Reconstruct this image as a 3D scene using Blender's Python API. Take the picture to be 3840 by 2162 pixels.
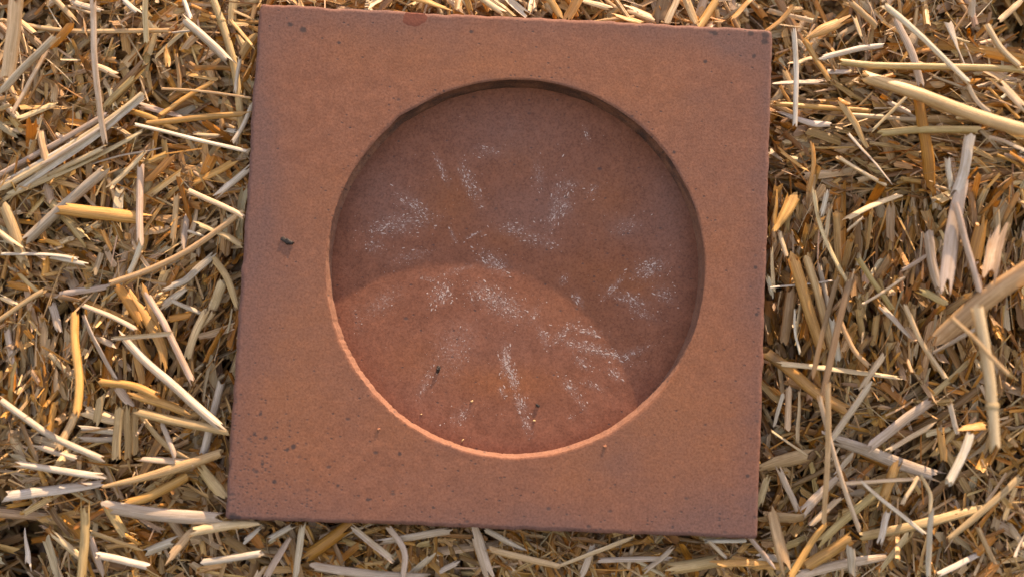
import bpy, math, random
import numpy as np
from mathutils import Euler, Matrix, Vector

# ------------------------------------------------------------------ scene, camera, light
scene = bpy.context.scene
for o in list(bpy.data.objects):
    bpy.data.objects.remove(o)
col = scene.collection
# everything is laid out on the face of the bale (x right, y up the face, z out of it);
# the face leans back by TILT from the vertical and the whole place is turned to that slope
TILT = math.radians(62.0)
SLOPE = Matrix.Rotation(TILT, 4, 'X')
CAM_LOC = (-0.0018, -0.0334, 0.3989)
CAM_ROT = (0.0629, -0.0175, 0.0456)
LENS = 27.0
cd = bpy.data.cameras.new('camera')
cam = bpy.data.objects.new('camera', cd)
col.objects.link(cam)
cam.matrix_world = SLOPE @ Matrix.LocRotScale(Vector(CAM_LOC), Euler(CAM_ROT, 'XYZ'), None)
cd.lens = LENS
cd.sensor_width = 36.0
cd.clip_start = 0.01
cd.clip_end = 50.0
cd.dof.use_dof = True
cd.dof.focus_distance = 0.385
cd.dof.aperture_fstop = 2.6
scene.camera = cam

SUN_ELEV, SUN_AZ = math.radians(6.9), math.radians(74.0)      # grazing the face: angle above it, direction on it
SUN_DIR = SLOPE.to_3x3() @ Vector((math.cos(SUN_ELEV) * math.cos(SUN_AZ), math.cos(SUN_ELEV) * math.sin(SUN_AZ), math.sin(SUN_ELEV)))
w = bpy.data.worlds.new('World')
scene.world = w
w.use_nodes = True
nt = w.node_tree
nt.nodes.clear()
sky = nt.nodes.new('ShaderNodeTexSky')
sky.sky_type = 'NISHITA'
sky.sun_disc = False
sky.sun_elevation = math.asin(SUN_DIR.z)
sky.sun_rotation = math.atan2(SUN_DIR.x, SUN_DIR.y)
sky.dust_density = 1.0
sky.ozone_density = 1.0
bg = nt.nodes.new('ShaderNodeBackground')
bg.inputs['Strength'].default_value = 0.13
wo = nt.nodes.new('ShaderNodeOutputWorld')
nt.links.new(sky.outputs[0], bg.inputs[0])
nt.links.new(bg.outputs[0], wo.inputs[0])

sl = bpy.data.lights.new('sun', 'SUN')
sl.energy = 2.6
sl.color = (1.0, 0.95, 0.85)
sl.angle = math.radians(0.3)
sun = bpy.data.objects.new('sun', sl)
col.objects.link(sun)
sun.rotation_euler = SUN_DIR.to_track_quat('Z', 'Y').to_euler()
sun.location = SUN_DIR * 2.0

scene.view_settings.view_transform = 'Standard'
scene.view_settings.look = 'None'
scene.view_settings.exposure = 1.98
scene.view_settings.use_white_balance = True          # the camera was balanced for the blue shade
scene.view_settings.white_balance_temperature = 11000
scene.view_settings.white_balance_tint = 28
scene.view_settings.gamma = 1.0

rng = np.random.default_rng(11)
random.seed(5)

# ------------------------------------------------------------------ photo pixels -> directions
PW, PH = 3840.0, 2162.0
FPX = PW * LENS / 36.0
RM = np.array(Euler(CAM_ROT, 'XYZ').to_matrix())
CL = np.array(CAM_LOC)


def at(px, py, z):
    """photo pixel (3840 x 2162) -> point on the level z"""
    d = RM @ np.array([(px - PW / 2) / FPX, -(py - PH / 2) / FPX, -1.0])
    return CL + d * ((z - CL[2]) / d[2])


def to_px(P):
    q = (np.asarray(P) - CL) @ RM
    return np.stack([PW / 2 + FPX * q[..., 0] / -q[..., 2], PH / 2 - FPX * q[..., 1] / -q[..., 2]], -1)


# ------------------------------------------------------------------ smooth noise for geometry
def hash2(ix, iy, seed):
    n = (ix.astype(np.int64) * 374761393 + iy.astype(np.int64) * 668265263 + seed * 974711) & 0x7fffffff
    n = ((n ^ (n >> 13)) * 1274126177) & 0x7fffffff
    return ((n ^ (n >> 16)) & 0xffff) / 65535.0


def vnoise(x, y, seed=0):
    x = np.asarray(x, float); y = np.asarray(y, float)
    x0, y0 = np.floor(x), np.floor(y)
    fx, fy = x - x0, y - y0
    fx = fx * fx * (3 - 2 * fx); fy = fy * fy * (3 - 2 * fy)
    a, b = hash2(x0, y0, seed), hash2(x0 + 1, y0, seed)
    c, d = hash2(x0, y0 + 1, seed), hash2(x0 + 1, y0 + 1, seed)
    return (a * (1 - fx) + b * fx) * (1 - fy) + (c * (1 - fx) + d * fx) * fy


def fbm(x, y, seed=0, o=4):
    s = 0.0; amp = 1.0; tot = 0.0
    for k in range(o):
        s = s + amp * vnoise(x * 2 ** k, y * 2 ** k, seed + k * 17)
        tot += amp; amp *= 0.5
    return s / tot * 2 - 1


# ------------------------------------------------------------------ mesh helpers
def mesh_obj(name, V, F, mat, parent=None, smooth=True, attrs=None):
    me = bpy.data.meshes.new(name)
    V = np.asarray(V, np.float32)
    F = np.asarray(F, np.int32)
    if F.ndim == 2:
        k = F.shape[1]
        me.vertices.add(len(V)); me.loops.add(F.size); me.polygons.add(len(F))
        me.vertices.foreach_set('co', V.ravel())
        me.loops.foreach_set('vertex_index', F.ravel())
        me.polygons.foreach_set('loop_start', np.arange(0, F.size, k, dtype=np.int32))
        me.polygons.foreach_set('loop_total', np.full(len(F), k, np.int32))
        me.update(calc_edges=True)
    if attrs:
        for an, (ty, dat) in attrs.items():
            a = me.attributes.new(an, ty, 'POINT')
            key = {'FLOAT': 'value', 'FLOAT_VECTOR': 'vector', 'FLOAT_COLOR': 'color'}[ty]
            a.data.foreach_set(key, np.asarray(dat, np.float32).ravel())
    if smooth is True:
        me.polygons.foreach_set('use_smooth', np.ones(len(me.polygons), bool))
    elif smooth is not False:
        me.polygons.foreach_set('use_smooth', np.asarray(smooth, bool))
    me.materials.append(mat)
    me.validate()
    o = bpy.data.objects.new(name, me)
    col.objects.link(o)
    if parent:
        o.parent = parent
    return o


def tag(o, label=None, cat=None, group=None, kind=None):
    if label: o['label'] = label
    if cat: o['category'] = cat
    if group: o['group'] = group
    if kind: o['kind'] = kind
    return o


def grid_faces(n, m, wrap_m=False, base=0):
    """faces of an n x m vertex grid"""
    i = np.arange(n - 1)[:, None]
    mm = m if wrap_m else m - 1
    j = np.arange(mm)[None, :]
    j2 = (j + 1) % m
    f = np.stack([i * m + j, i * m + j2, (i + 1) * m + j2, (i + 1) * m + j], -1)
    return f.reshape(-1, 4) + base


class NB:
    """little node builder"""
    def __init__(s, name):
        s.m = bpy.data.materials.new(name)
        s.m.use_nodes = True
        s.t = s.m.node_tree
        s.t.nodes.clear()
        s.out = s.t.nodes.new('ShaderNodeOutputMaterial')

    def n(s, typ, ins=None, **kw):
        nd = s.t.nodes.new(typ)
        for k, v in kw.items():
            setattr(nd, k, v)
        for k, v in (ins or {}).items():
            s.put(nd.inputs[k], v)
        return nd

    def put(s, sock, v):
        if isinstance(v, bpy.types.NodeSocket):
            s.t.links.new(v, sock)
        else:
            sock.default_value = v

    def math(s, op, a, b=None, c=None, clamp=False):
        nd = s.t.nodes.new('ShaderNodeMath'); nd.operation = op; nd.use_clamp = clamp
        s.put(nd.inputs[0], a)
        if b is not None: s.put(nd.inputs[1], b)
        if c is not None: s.put(nd.inputs[2], c)
        return nd.outputs[0]

    def mix(s, f, a, b, mode='MIX'):
        nd = s.t.nodes.new('ShaderNodeMix'); nd.data_type = 'RGBA'; nd.blend_type = mode
        s.put(nd.inputs[0], f); s.put(nd.inputs[6], a); s.put(nd.inputs[7], b)
        return nd.outputs[2]

    def ramp(s, f, lo, hi, a=0.0, b=1.0):
        nd = s.t.nodes.new('ShaderNodeMapRange'); nd.clamp = True; nd.interpolation_type = 'SMOOTHSTEP'
        s.put(nd.inputs[0], f)
        nd.inputs[1].default_value = lo; nd.inputs[2].default_value = hi
        nd.inputs[3].default_value = a; nd.inputs[4].default_value = b
        return nd.outputs[0]

    def noise(s, vec, scale, detail=3.0, rough=0.55):
        return s.n('ShaderNodeTexNoise', {'Vector': vec, 'Scale': scale, 'Detail': detail, 'Roughness': rough}).outputs[0]

    def attr(s, name):
        return s.n('ShaderNodeAttribute', attribute_name=name)


def rgb(r, g, b):
    return (r, g, b, 1.0)


# ------------------------------------------------------------------ materials
def straw_material():
    b = NB('straw')
    tint = b.attr('tint').outputs[0]
    suv = b.attr('suv').outputs[1]
    sep = b.n('ShaderNodeSeparateXYZ', {0: suv})
    u, v, rnd = sep.outputs
    # fibres run along the stalk
    fv = b.n('ShaderNodeCombineXYZ', {0: b.math('MULTIPLY', u, 9.0), 1: b.math('MULTIPLY', v, 45.0), 2: b.math('MULTIPLY', rnd, 91.0)}).outputs[0]
    fib = b.noise(fv, 1.0, 4.0, 0.6)
    fv2 = b.n('ShaderNodeCombineXYZ', {0: b.math('MULTIPLY', u, 24.0), 1: b.math('MULTIPLY', v, 90.0), 2: b.math('MULTIPLY', rnd, 57.0)}).outputs[0]
    fib2 = b.noise(fv2, 1.0, 2.0, 0.5)
    bv = b.n('ShaderNodeCombineXYZ', {0: b.math('MULTIPLY', u, 1.2), 1: b.math('MULTIPLY', v, 130.0), 2: b.math('MULTIPLY', rnd, 33.0)}).outputs[0]
    blo = b.noise(bv, 1.0, 3.0, 0.6)
    c = b.mix(b.ramp(fib, 0.30, 0.72), b.mix(1.0, tint, rgb(0.62, 0.55, 0.47), 'MULTIPLY'), tint)
    c = b.mix(b.math('MULTIPLY', b.ramp(fib2, 0.56, 0.74), 0.6), c, b.mix(1.0, tint, rgb(0.42, 0.33, 0.25), 'MULTIPLY'))
    c = b.mix(b.math('MULTIPLY', b.ramp(blo, 0.55, 0.75), 0.40), c, b.mix(1.0, tint, rgb(1.15, 1.15, 1.2), 'MULTIPLY'))
    c = b.mix(b.math('MULTIPLY', b.ramp(blo, 0.44, 0.28), 0.55), c, b.mix(1.0, tint, rgb(0.62, 0.48, 0.34), 'MULTIPLY'))
    bump = b.n('ShaderNodeBump', {'Strength': 0.8, 'Distance': 0.0004, 'Height': fib})
    p = b.n('ShaderNodeBsdfPrincipled', {'Base Color': c, 'Roughness': b.ramp(fib2, 0.2, 0.8, 0.34, 0.55), 'Normal': bump.outputs[0]})
    p.inputs['Specular IOR Level'].default_value = 0.5
    tr = b.n('ShaderNodeBsdfTranslucent', {'Color': b.mix(1.0, c, rgb(1.0, 0.74, 0.40), 'MULTIPLY')})
    ms = b.n('ShaderNodeMixShader', {0: 0.16, 1: p.outputs[0], 2: tr.outputs[0]})
    b.t.links.new(ms.outputs[0], b.out.inputs[0])
    return b.m


def clay_material(name, floor=False):
    b = NB(name)
    geo = b.n('ShaderNodeTexCoord').outputs[3]           # object position, metres
    grey = b.attr('grey').outputs[2]
    warm = b.attr('warm').outputs[2]
    pit = b.attr('pit').outputs[2]
    big = b.noise(geo, 26.0, 3.0, 0.55)
    mid = b.noise(geo, 130.0, 4.0, 0.6)
    fine = b.noise(geo, 900.0, 3.0, 0.7)
    grain = b.noise(geo, 2600.0, 2.0, 0.7)
    if floor == 'wall':
        c0, c1, cw, cg = rgb(0.205, 0.098, 0.064), rgb(0.250, 0.126, 0.084), rgb(0.26, 0.13, 0.08), rgb(0.18, 0.10, 0.085)
    elif floor:
        c0, c1, cw, cg = rgb(0.166, 0.064, 0.041), rgb(0.212, 0.084, 0.054), rgb(0.235, 0.084, 0.038), rgb(0.185, 0.098, 0.082)
    else:
        c0, c1, cw, cg = rgb(0.188, 0.079, 0.050), rgb(0.230, 0.099, 0.063), rgb(0.262, 0.106, 0.052), rgb(0.150, 0.080, 0.067)
    c = b.mix(b.ramp(mid, 0.3, 0.7), c0, c1)
    c = b.mix(b.math('MULTIPLY', warm, 0.9, clamp=True), c, cw)
    gm = b.math('MULTIPLY', grey, b.ramp(big, 0.25, 0.6, 0.55, 1.0), clamp=True)
    c = b.mix(gm, c, cg)
    c = b.mix(b.ramp(fine, 0.38, 0.68, 0.0, 0.85), c, b.mix(1.0, c, rgb(0.66, 0.60, 0.58), 'MULTIPLY'))
    mot = b.noise(geo, 330.0, 3.0, 0.6)
    c = b.mix(b.ramp(mot, 0.42, 0.70, 0.0, 0.6), c, b.mix(1.0, c, rgb(1.22, 1.16, 1.10), 'MULTIPLY'))
    c = b.mix(b.ramp(grain, 0.45, 0.75, 0.0, 0.35), c, b.mix(1.0, c, rgb(1.3, 1.28, 1.25), 'MULTIPLY'))
    # pits: small open pores
    wv = b.n('ShaderNodeVectorMath', {0: geo, 1: (0.8, 1.15, 0.2)}, operation='MULTIPLY').outputs[0]
    vor = b.n('ShaderNodeTexVoronoi', {'Vector': wv, 'Scale': 620.0, 'Randomness': 1.0})
    cellr = b.n('ShaderNodeSeparateColor', {0: vor.outputs[1]}).outputs[0]
    on = b.math('LESS_THAN', cellr, b.math('MULTIPLY', pit, 0.55))
    hole = b.math('MULTIPLY', b.ramp(vor.outputs[0], 0.50, 0.10), on)
    vor2 = b.n('ShaderNodeTexVoronoi', {'Vector': wv, 'Scale': 230.0, 'Randomness': 1.0})
    cellr2 = b.n('ShaderNodeSeparateColor', {0: vor2.outputs[1]}).outputs[1]
    on2 = b.math('LESS_THAN', cellr2, b.math('MULTIPLY', pit, 0.22))
    hole2 = b.math('MULTIPLY', b.ramp(vor2.outputs[0], 0.34, 0.06), on2)
    hole = b.math('MAXIMUM', hole, hole2)
    c = b.mix(b.math('MULTIPLY', hole, 0.7), c, rgb(0.045, 0.038, 0.040))
    spot_shade = b.attr('spot_shade').outputs[2]
    spot_shade = b.ramp(b.math('ADD', spot_shade, b.math('MULTIPLY', b.math('SUBTRACT', b.noise(geo, 1300.0, 3.0, 0.7), 0.5), 0.9)), 0.30, 0.80)
    c = b.mix(b.math('MULTIPLY', spot_shade, 0.85, clamp=True), c, rgb(0.045, 0.034, 0.034))
    if floor is True:
        veil = b.math('MULTIPLY', b.attr('salt').outputs[2], b.ramp(b.noise(geo, 850.0, 3.0, 0.75), 0.54, 0.60), clamp=True)
        c = b.mix(b.math('MULTIPLY', veil, 0.55), c, rgb(0.40, 0.31, 0.28))
        c = b.mix(b.math('MULTIPLY', b.attr('salt').outputs[2], 0.07, clamp=True), c, rgb(0.36, 0.27, 0.25))
    h = b.math('ADD', b.math('MULTIPLY', fine, 0.5), b.math('MULTIPLY', mid, 0.35))
    h = b.math('ADD', h, b.math('MULTIPLY', grain, 0.35))
    h = b.math('SUBTRACT', h, b.math('MULTIPLY', hole, 0.5))
    bump = b.n('ShaderNodeBump', {'Strength': 0.5, 'Distance': 0.0003, 'Height': h})
    p = b.n('ShaderNodeBsdfPrincipled', {'Base Color': c, 'Roughness': 0.88, 'Normal': bump.outputs[0]})
    p.inputs['Specular IOR Level'].default_value = 0.25
    b.t.links.new(p.outputs[0], b.out.inputs[0])
    return b.m


def plain_material(name, c, rough=0.8, var=0.3, scale=600.0, spec=0.3):
    b = NB(name)
    geo = b.n('ShaderNodeTexCoord').outputs[3]
    n = b.noise(geo, scale, 4.0, 0.6)
    lo = rgb(*[x * (1 - var) for x in c]); hi = rgb(*[min(1, x * (1 + var)) for x in c])
    cc = b.mix(b.ramp(n, 0.3, 0.7), lo, hi)
    bump = b.n('ShaderNodeBump', {'Strength': 0.4, 'Distance': 0.0003, 'Height': n})
    p = b.n('ShaderNodeBsdfPrincipled', {'Base Color': cc, 'Roughness': rough, 'Normal': bump.outputs[0]})
    p.inputs['Specular IOR Level'].default_value = spec
    b.t.links.new(p.outputs[0], b.out.inputs[0])
    return b.m


M_STRAW = straw_material()
M_CLAY = clay_material('terracotta')
M_WALL = clay_material('terracotta_cut_edge', 'wall')
M_FLOOR = clay_material('terracotta_recess', True)
M_BED = plain_material('packed_straw_dust', (0.10, 0.062, 0.030), 0.95, 0.5, 300.0)
M_SALT = plain_material('white_salt', (0.39, 0.31, 0.28), 0.9, 0.2, 2000.0)
M_RED = plain_material('red_slip', (0.165, 0.052, 0.034), 0.9, 0.12, 900.0)
M_BLACK = plain_material('black_husk', (0.018, 0.014, 0.012), 0.55, 0.4, 1500.0)

# ------------------------------------------------------------------ the clay slab
T = 0.030            # slab thickness
DEP = 0.0115          # depth of the round recess
CX, CY, RR = 0.0052, 0.0012, 0.0915
corners = [at(x * 3840 / 2575, y * 3840 / 2575, T)[:2] for x, y in ((653, 7), (1945, 75), (1905, 1355), (565, 1305))]
corners = [np.array(c) for c in corners]            # TL, TR, BR, BL


def outline(n_side=220, rad=0.0022):
    pts = []
    for k in range(4):
        a, b_, c_ = corners[k - 1], corners[k], corners[(k + 1) % 4]
        d0 = (b_ - a) / np.linalg.norm(b_ - a); d1 = (c_ - b_) / np.linalg.norm(c_ - b_)
        p0, p1 = b_ - d0 * rad, b_ + d1 * rad
        for s in np.linspace(0, 1, 6, endpoint=False):      # rounded corner
            pts.append((1 - s) ** 2 * p0 + 2 * s * (1 - s) * b_ + s * s * p1)
        q1 = c_ - d1 * rad
        for s in np.linspace(0, 1, n_side, endpoint=False):
            pts.append(p1 + (q1 - p1) * s)
    P = np.array(pts)
    # hand cut edges wander a little
    cen = P.mean(0); dr = P - cen; L = np.linalg.norm(dr, axis=1, keepdims=True)
    t = np.arange(len(P))
    wob = 0.0009 * fbm(t * 0.022, t * 0 + 3.3, 5, 3) + 0.0005 * fbm(t * 0.25, t * 0 + 8.1, 9, 3)
    topside = P[:, 1] > 0.118
    wob = wob + np.where(topside, 0.0007 * fbm(t * 0.11, t * 0 + 1.7, 21, 3), 0)
    return P + dr / L * wob[:, None]


OUT = outline()
NA = len(OUT)
ang = np.arctan2(OUT[:, 1] - CY, OUT[:, 0] - CX)
t_ = np.arange(NA)
ragged = np.clip(1 - np.abs(((np.degrees(ang) % 360) - 215) / 75.0), 0, 1)       # ragged burr, lower left
rim_n = 0.00030 * fbm(ang * 9 + 50, ang * 0 + 1.1, 31, 4) + ragged * 0.0009 * np.clip(fbm(ang * 45 + 90, ang * 0 + 4.1, 33, 3), 0, 1)
notch = 0.0010 * np.exp(-((np.degrees(ang) - 131.0) / 3.2) ** 2)
RIM_R = RR + rim_n + notch
rimP = np.stack([CX + RIM_R * np.cos(ang), CY + RIM_R * np.sin(ang)], 1)

KR = 92
s_ = np.linspace(0, 1, KR)
XY = rimP[None] * (1 - s_[:, None, None]) + OUT[None] * s_[:, None, None]
X, Y = XY[..., 0], XY[..., 1]
dist_out = np.linalg.norm(XY - OUT[None], axis=2)
dist_in = np.hypot(X - CX, Y - CY) - RIM_R[None]
Z = T + 0.00022 * fbm(X * 16, Y * 16, 41, 2) + 0.00003 * fbm(X * 300, Y * 300, 43, 3)
ed = np.clip(1 - dist_out / 0.0022, 0, 1)
Z = Z - 0.0011 * ed ** 2 * (1 + 0.6 * fbm(X * 200, Y * 200, 47, 2))
ri = np.clip(1 - dist_in / 0.0009, 0, 1)
Z = Z - 0.0003 * ri ** 2 * (1 + 0.8 * fbm(X * 160, Y * 160, 49, 2)) + 0.0004 * ri * ragged[None] * np.clip(fbm(X * 420, Y * 420, 51, 2) + 0.3, 0, 1)


def gauss_px(Xw, Yw, z, px, py, rx, ry, a=0.0):
    """soft patch centred on a photo pixel, radii in photo pixels, as a surface mark in metres"""
    c = at(px, py, z)
    k = (CL[2] - z) / FPX
    dx, dy = (Xw - c[0]) / k, -(Yw - c[1]) / k
    ca, sa = math.cos(math.radians(a)), math.sin(math.radians(a))
    e = ((dx * ca + dy * sa) / rx) ** 2 + ((-dx * sa + dy * ca) / ry) ** 2
    return np.exp(-e)


PX = to_px(np.stack([X, Y, np.full_like(X, T)], -1)) / (3840 / 2575)       # photo coordinates, 2575 wide
px_, py_ = PX[..., 0], PX[..., 1]
# dusty grey weathering along the edges, browner in the middle of each side
edge_d = np.minimum(dist_out, 0.05)
grey = 0.75 * np.exp(-(dist_out / 0.013) ** 1.2) * (0.65 + 0.7 * vnoise(X * 60, Y * 60, 61))
grey += 0.75 * np.clip(fbm(X * 14, Y * 14, 63, 4) + 0.05, 0, 1) + 0.25 * np.clip(fbm(X * 30 + Y * 8, Y * 110 - X * 30, 65, 3), 0, 1)
S2 = 3840 / 2575
for (x, y, rx, ry, am) in ((700, 60, 90, 60, 0.6), (1860, 110, 70, 40, 0.9), (1900, 140, 60, 60, 0.5), (1840, 1280, 130, 110, 0.6),
                           (640, 420, 60, 260, 0.35), (640, 560, 70, 200, 0.3), (1130, 1110, 40, 20, 0.35), (1560, 1180, 60, 40, 0.3), (640, 1240, 120, 90, 0.25)):
    grey = grey + am * gauss_px(X, Y, T, x * S2, y * S2, rx * S2, ry * S2)
warm = 0.9 * np.clip(fbm(X * 15 + 9, Y * 15, 71, 3) + 0.25, 0, 1)
warm = warm * np.clip(dist_out / 0.02, 0, 1)
pit = 0.03 + 0.55 * np.exp(-(((px_ - 600) / 130) ** 2)) * np.clip((py_ - 820) / 260, 0, 1)
pit += 0.35 * np.exp(-(((px_ - 640) / 260) ** 2)) * np.clip((py_ - 950) / 250, 0, 1)
pit += 0.16 * np.clip((py_ - 1180) / 150, 0, 1) + 0.10 * np.clip((px_ - 1780) / 120, 0, 1) * np.clip((py_ - 500) / 200, 0, 1)
pit += 0.16 * np.exp(-((dist_in / 0.012) ** 2)) * (np.sin(ang)[None] > 0.2)
spot_shade = np.zeros_like(X)
for (x, y, r) in ((738, 1122, 8), (722, 1130, 6), (586, 1297, 12), (598, 1300, 8), (1925, 88, 12), (1922, 105, 10), (1888, 84, 9), (1798, 84, 8), (1896, 141, 7),
                  (1774, 155, 6), (1900, 672, 6), (1903, 790, 6), (1695, 383, 5), (690, 1210, 7), (660, 1165, 6), (850, 1220, 5), (1005, 1140, 6),
                  (762, 75, 10), (730, 62, 8), (1185, 80, 6), (852, 108, 6), (1880, 1196, 6), (760, 1330, 6), (668, 1100, 6), (655, 1040, 6), (640, 1090, 6), (925, 1255, 6), (1090, 1275, 5)):
    spot_shade = np.maximum(spot_shade, 1.15 * gauss_px(X, Y, T, x * S2, y * S2, 1.0 * r * S2, 0.9 * r * S2))
# scorched scratch by the lower rim
spot_shade = np.maximum(spot_shade, 0.35 * gauss_px(X, Y, T, 1512 * S2, 1150 * S2, 8 * S2, 30 * S2, 12))
# smoky line round the top of the rim
grey = grey + 0.5 * np.exp(-(dist_in / 0.0035) ** 2) * np.clip(np.sin(ang) * 1.5, 0, 1)[None] * vnoise(X * 140, Y * 140, 77)

top_v = np.stack([X, Y, Z], -1).reshape(-1, 3)
top_f = grid_faces(KR, NA, True)[:, ::-1]
# outer sides down to the underside
side_z = np.array([0.0262, 0.020, 0.013, 0.006, 0.001, 0.0])
V = [top_v]; F = [top_f]
base = (KR - 1) * NA
prev = np.arange(NA) + base
cur = KR * NA
cen = OUT.mean(0)
for zi, z in enumerate(side_z):
    ins = 0.0006 if zi < 4 else (0.0012 if zi == 4 else 0.004)
    d = OUT - cen; d = d / np.linalg.norm(d, axis=1, keepdims=True)
    q = OUT + d * (0.0004 * fbm(t_ * 0.3, t_ * 0 + z * 900, 81, 3) - ins + 0.0006)[:, None]
    V.append(np.c_[q, np.full(NA, z)])
    idx = np.arange(NA) + cur
    F.append(np.stack([prev, np.roll(prev, -1), np.roll(idx, -1), idx], 1)[:, ::-1])
    prev = idx; cur += NA
V.append(np.array([[cen[0], cen[1], 0.0005]]))
F.append(np.stack([prev, np.roll(prev, -1), np.full(NA, cur), np.full(NA, cur)], 1)[:, ::-1][:, :4])
Vt = np.concatenate(V)
nx = len(Vt) - KR * NA


def pad(a, val):
    return np.concatenate([np.clip(a, 0, 1.2).ravel(), np.full(nx, val)])


Fq = np.concatenate(F[:-1])
slab = bpy.data.objects.new('clay_tile', None)
col.objects.link(slab)
slab.empty_display_size = 0.05
tag(slab, 'square reddish-brown fired clay tile with a round recess, lying on the straw', 'clay tile')
mesh_obj('slab_frame', Vt[:-1], Fq, M_CLAY, slab,
         attrs={'grey': ('FLOAT', pad(grey, 0.35)[:-1]), 'warm': ('FLOAT', pad(warm, 0.1)[:-1]), 'pit': ('FLOAT', pad(pit, 0.15)[:-1]), 'spot_shade': ('FLOAT', pad(spot_shade, 0)[:-1])})
# underside
uv_ = np.r_[np.c_[OUT * 0.985 + cen * 0.015, np.full(NA, 0.0003)], [[cen[0], cen[1], 0.0006]]]
uf = np.stack([np.arange(NA), np.full(NA, NA), (np.arange(NA) + 1) % NA], 1)
z0 = np.zeros(NA + 1)
mesh_obj('slab_underside', uv_, uf, M_CLAY, slab, smooth=False,
         attrs={k: ('FLOAT', z0) for k in ('grey', 'warm', 'pit', 'spot_shade')})

# recess wall: cut in two passes, so a faint ledge runs round it
NWL = 18
wt = np.linspace(0, 1, NWL)
deg = np.degrees(ang) % 360
under = np.exp(-((deg - 150) / 16.0) ** 2)                 # undercut at the upper left
wv, wg, wall_shade = [], [], []
for k, t in enumerate(wt):
    zz = T - 0.0003 - t * (DEP + 0.0001)
    r = RIM_R - 0.0003 / (1 + math.exp(-(t - 0.6) * 40)) * (1 - under)
    r = r + 0.0022 * under * math.sin(math.pi * min(1, t * 1.1))
    r = r + 0.00022 * fbm(ang * 40, ang * 0 + t * 3, 91, 3) + 0.00012 * fbm(ang * 12, ang * 0 + t * 40, 93, 2)
    zr = Z[0] - 0.0 if k == 0 else np.full(NA, zz)
    rr_ = RIM_R if k == 0 else r
    wv.append(np.stack([CX + rr_ * np.cos(ang), CY + rr_ * np.sin(ang), zr], 1))
    wg.append(0.15 + 0.35 * vnoise(ang * 30, ang * 0 + t * 6, 95)); wall_shade.append(np.clip(np.sin(ang + 0.15) * 1.6, 0, 1) * (0.25 + 0.5 * vnoise(ang * 14, ang * 0 + t * 3, 97)))  # upper arc darkened: shade painted into the wall colour, along with patchy smoke stain
wv = np.array(wv)
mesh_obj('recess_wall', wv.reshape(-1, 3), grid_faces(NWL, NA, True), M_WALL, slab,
         attrs={'grey': ('FLOAT', np.array(wg).ravel()), 'warm': ('FLOAT', np.full(NWL * NA, 0.1)), 'pit': ('FLOAT', np.full(NWL * NA, 0.08)), 'spot_shade': ('FLOAT', np.array(wall_shade).ravel())})

# recess floor
ZF = T - DEP
NF, MF = 120, 360
fr = np.linspace(0.0, 1.0, NF) ** 0.8 * (RR + 0.0012)
fa = np.linspace(0, 2 * math.pi, MF, endpoint=False)
FX = CX + fr[:, None] * np.cos(fa)[None]
FY = CY + fr[:, None] * np.sin(fa)[None]
FZ = ZF + 0.00010 * fbm(FX * 40, FY * 40, 101, 3) + 0 * FX
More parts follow.
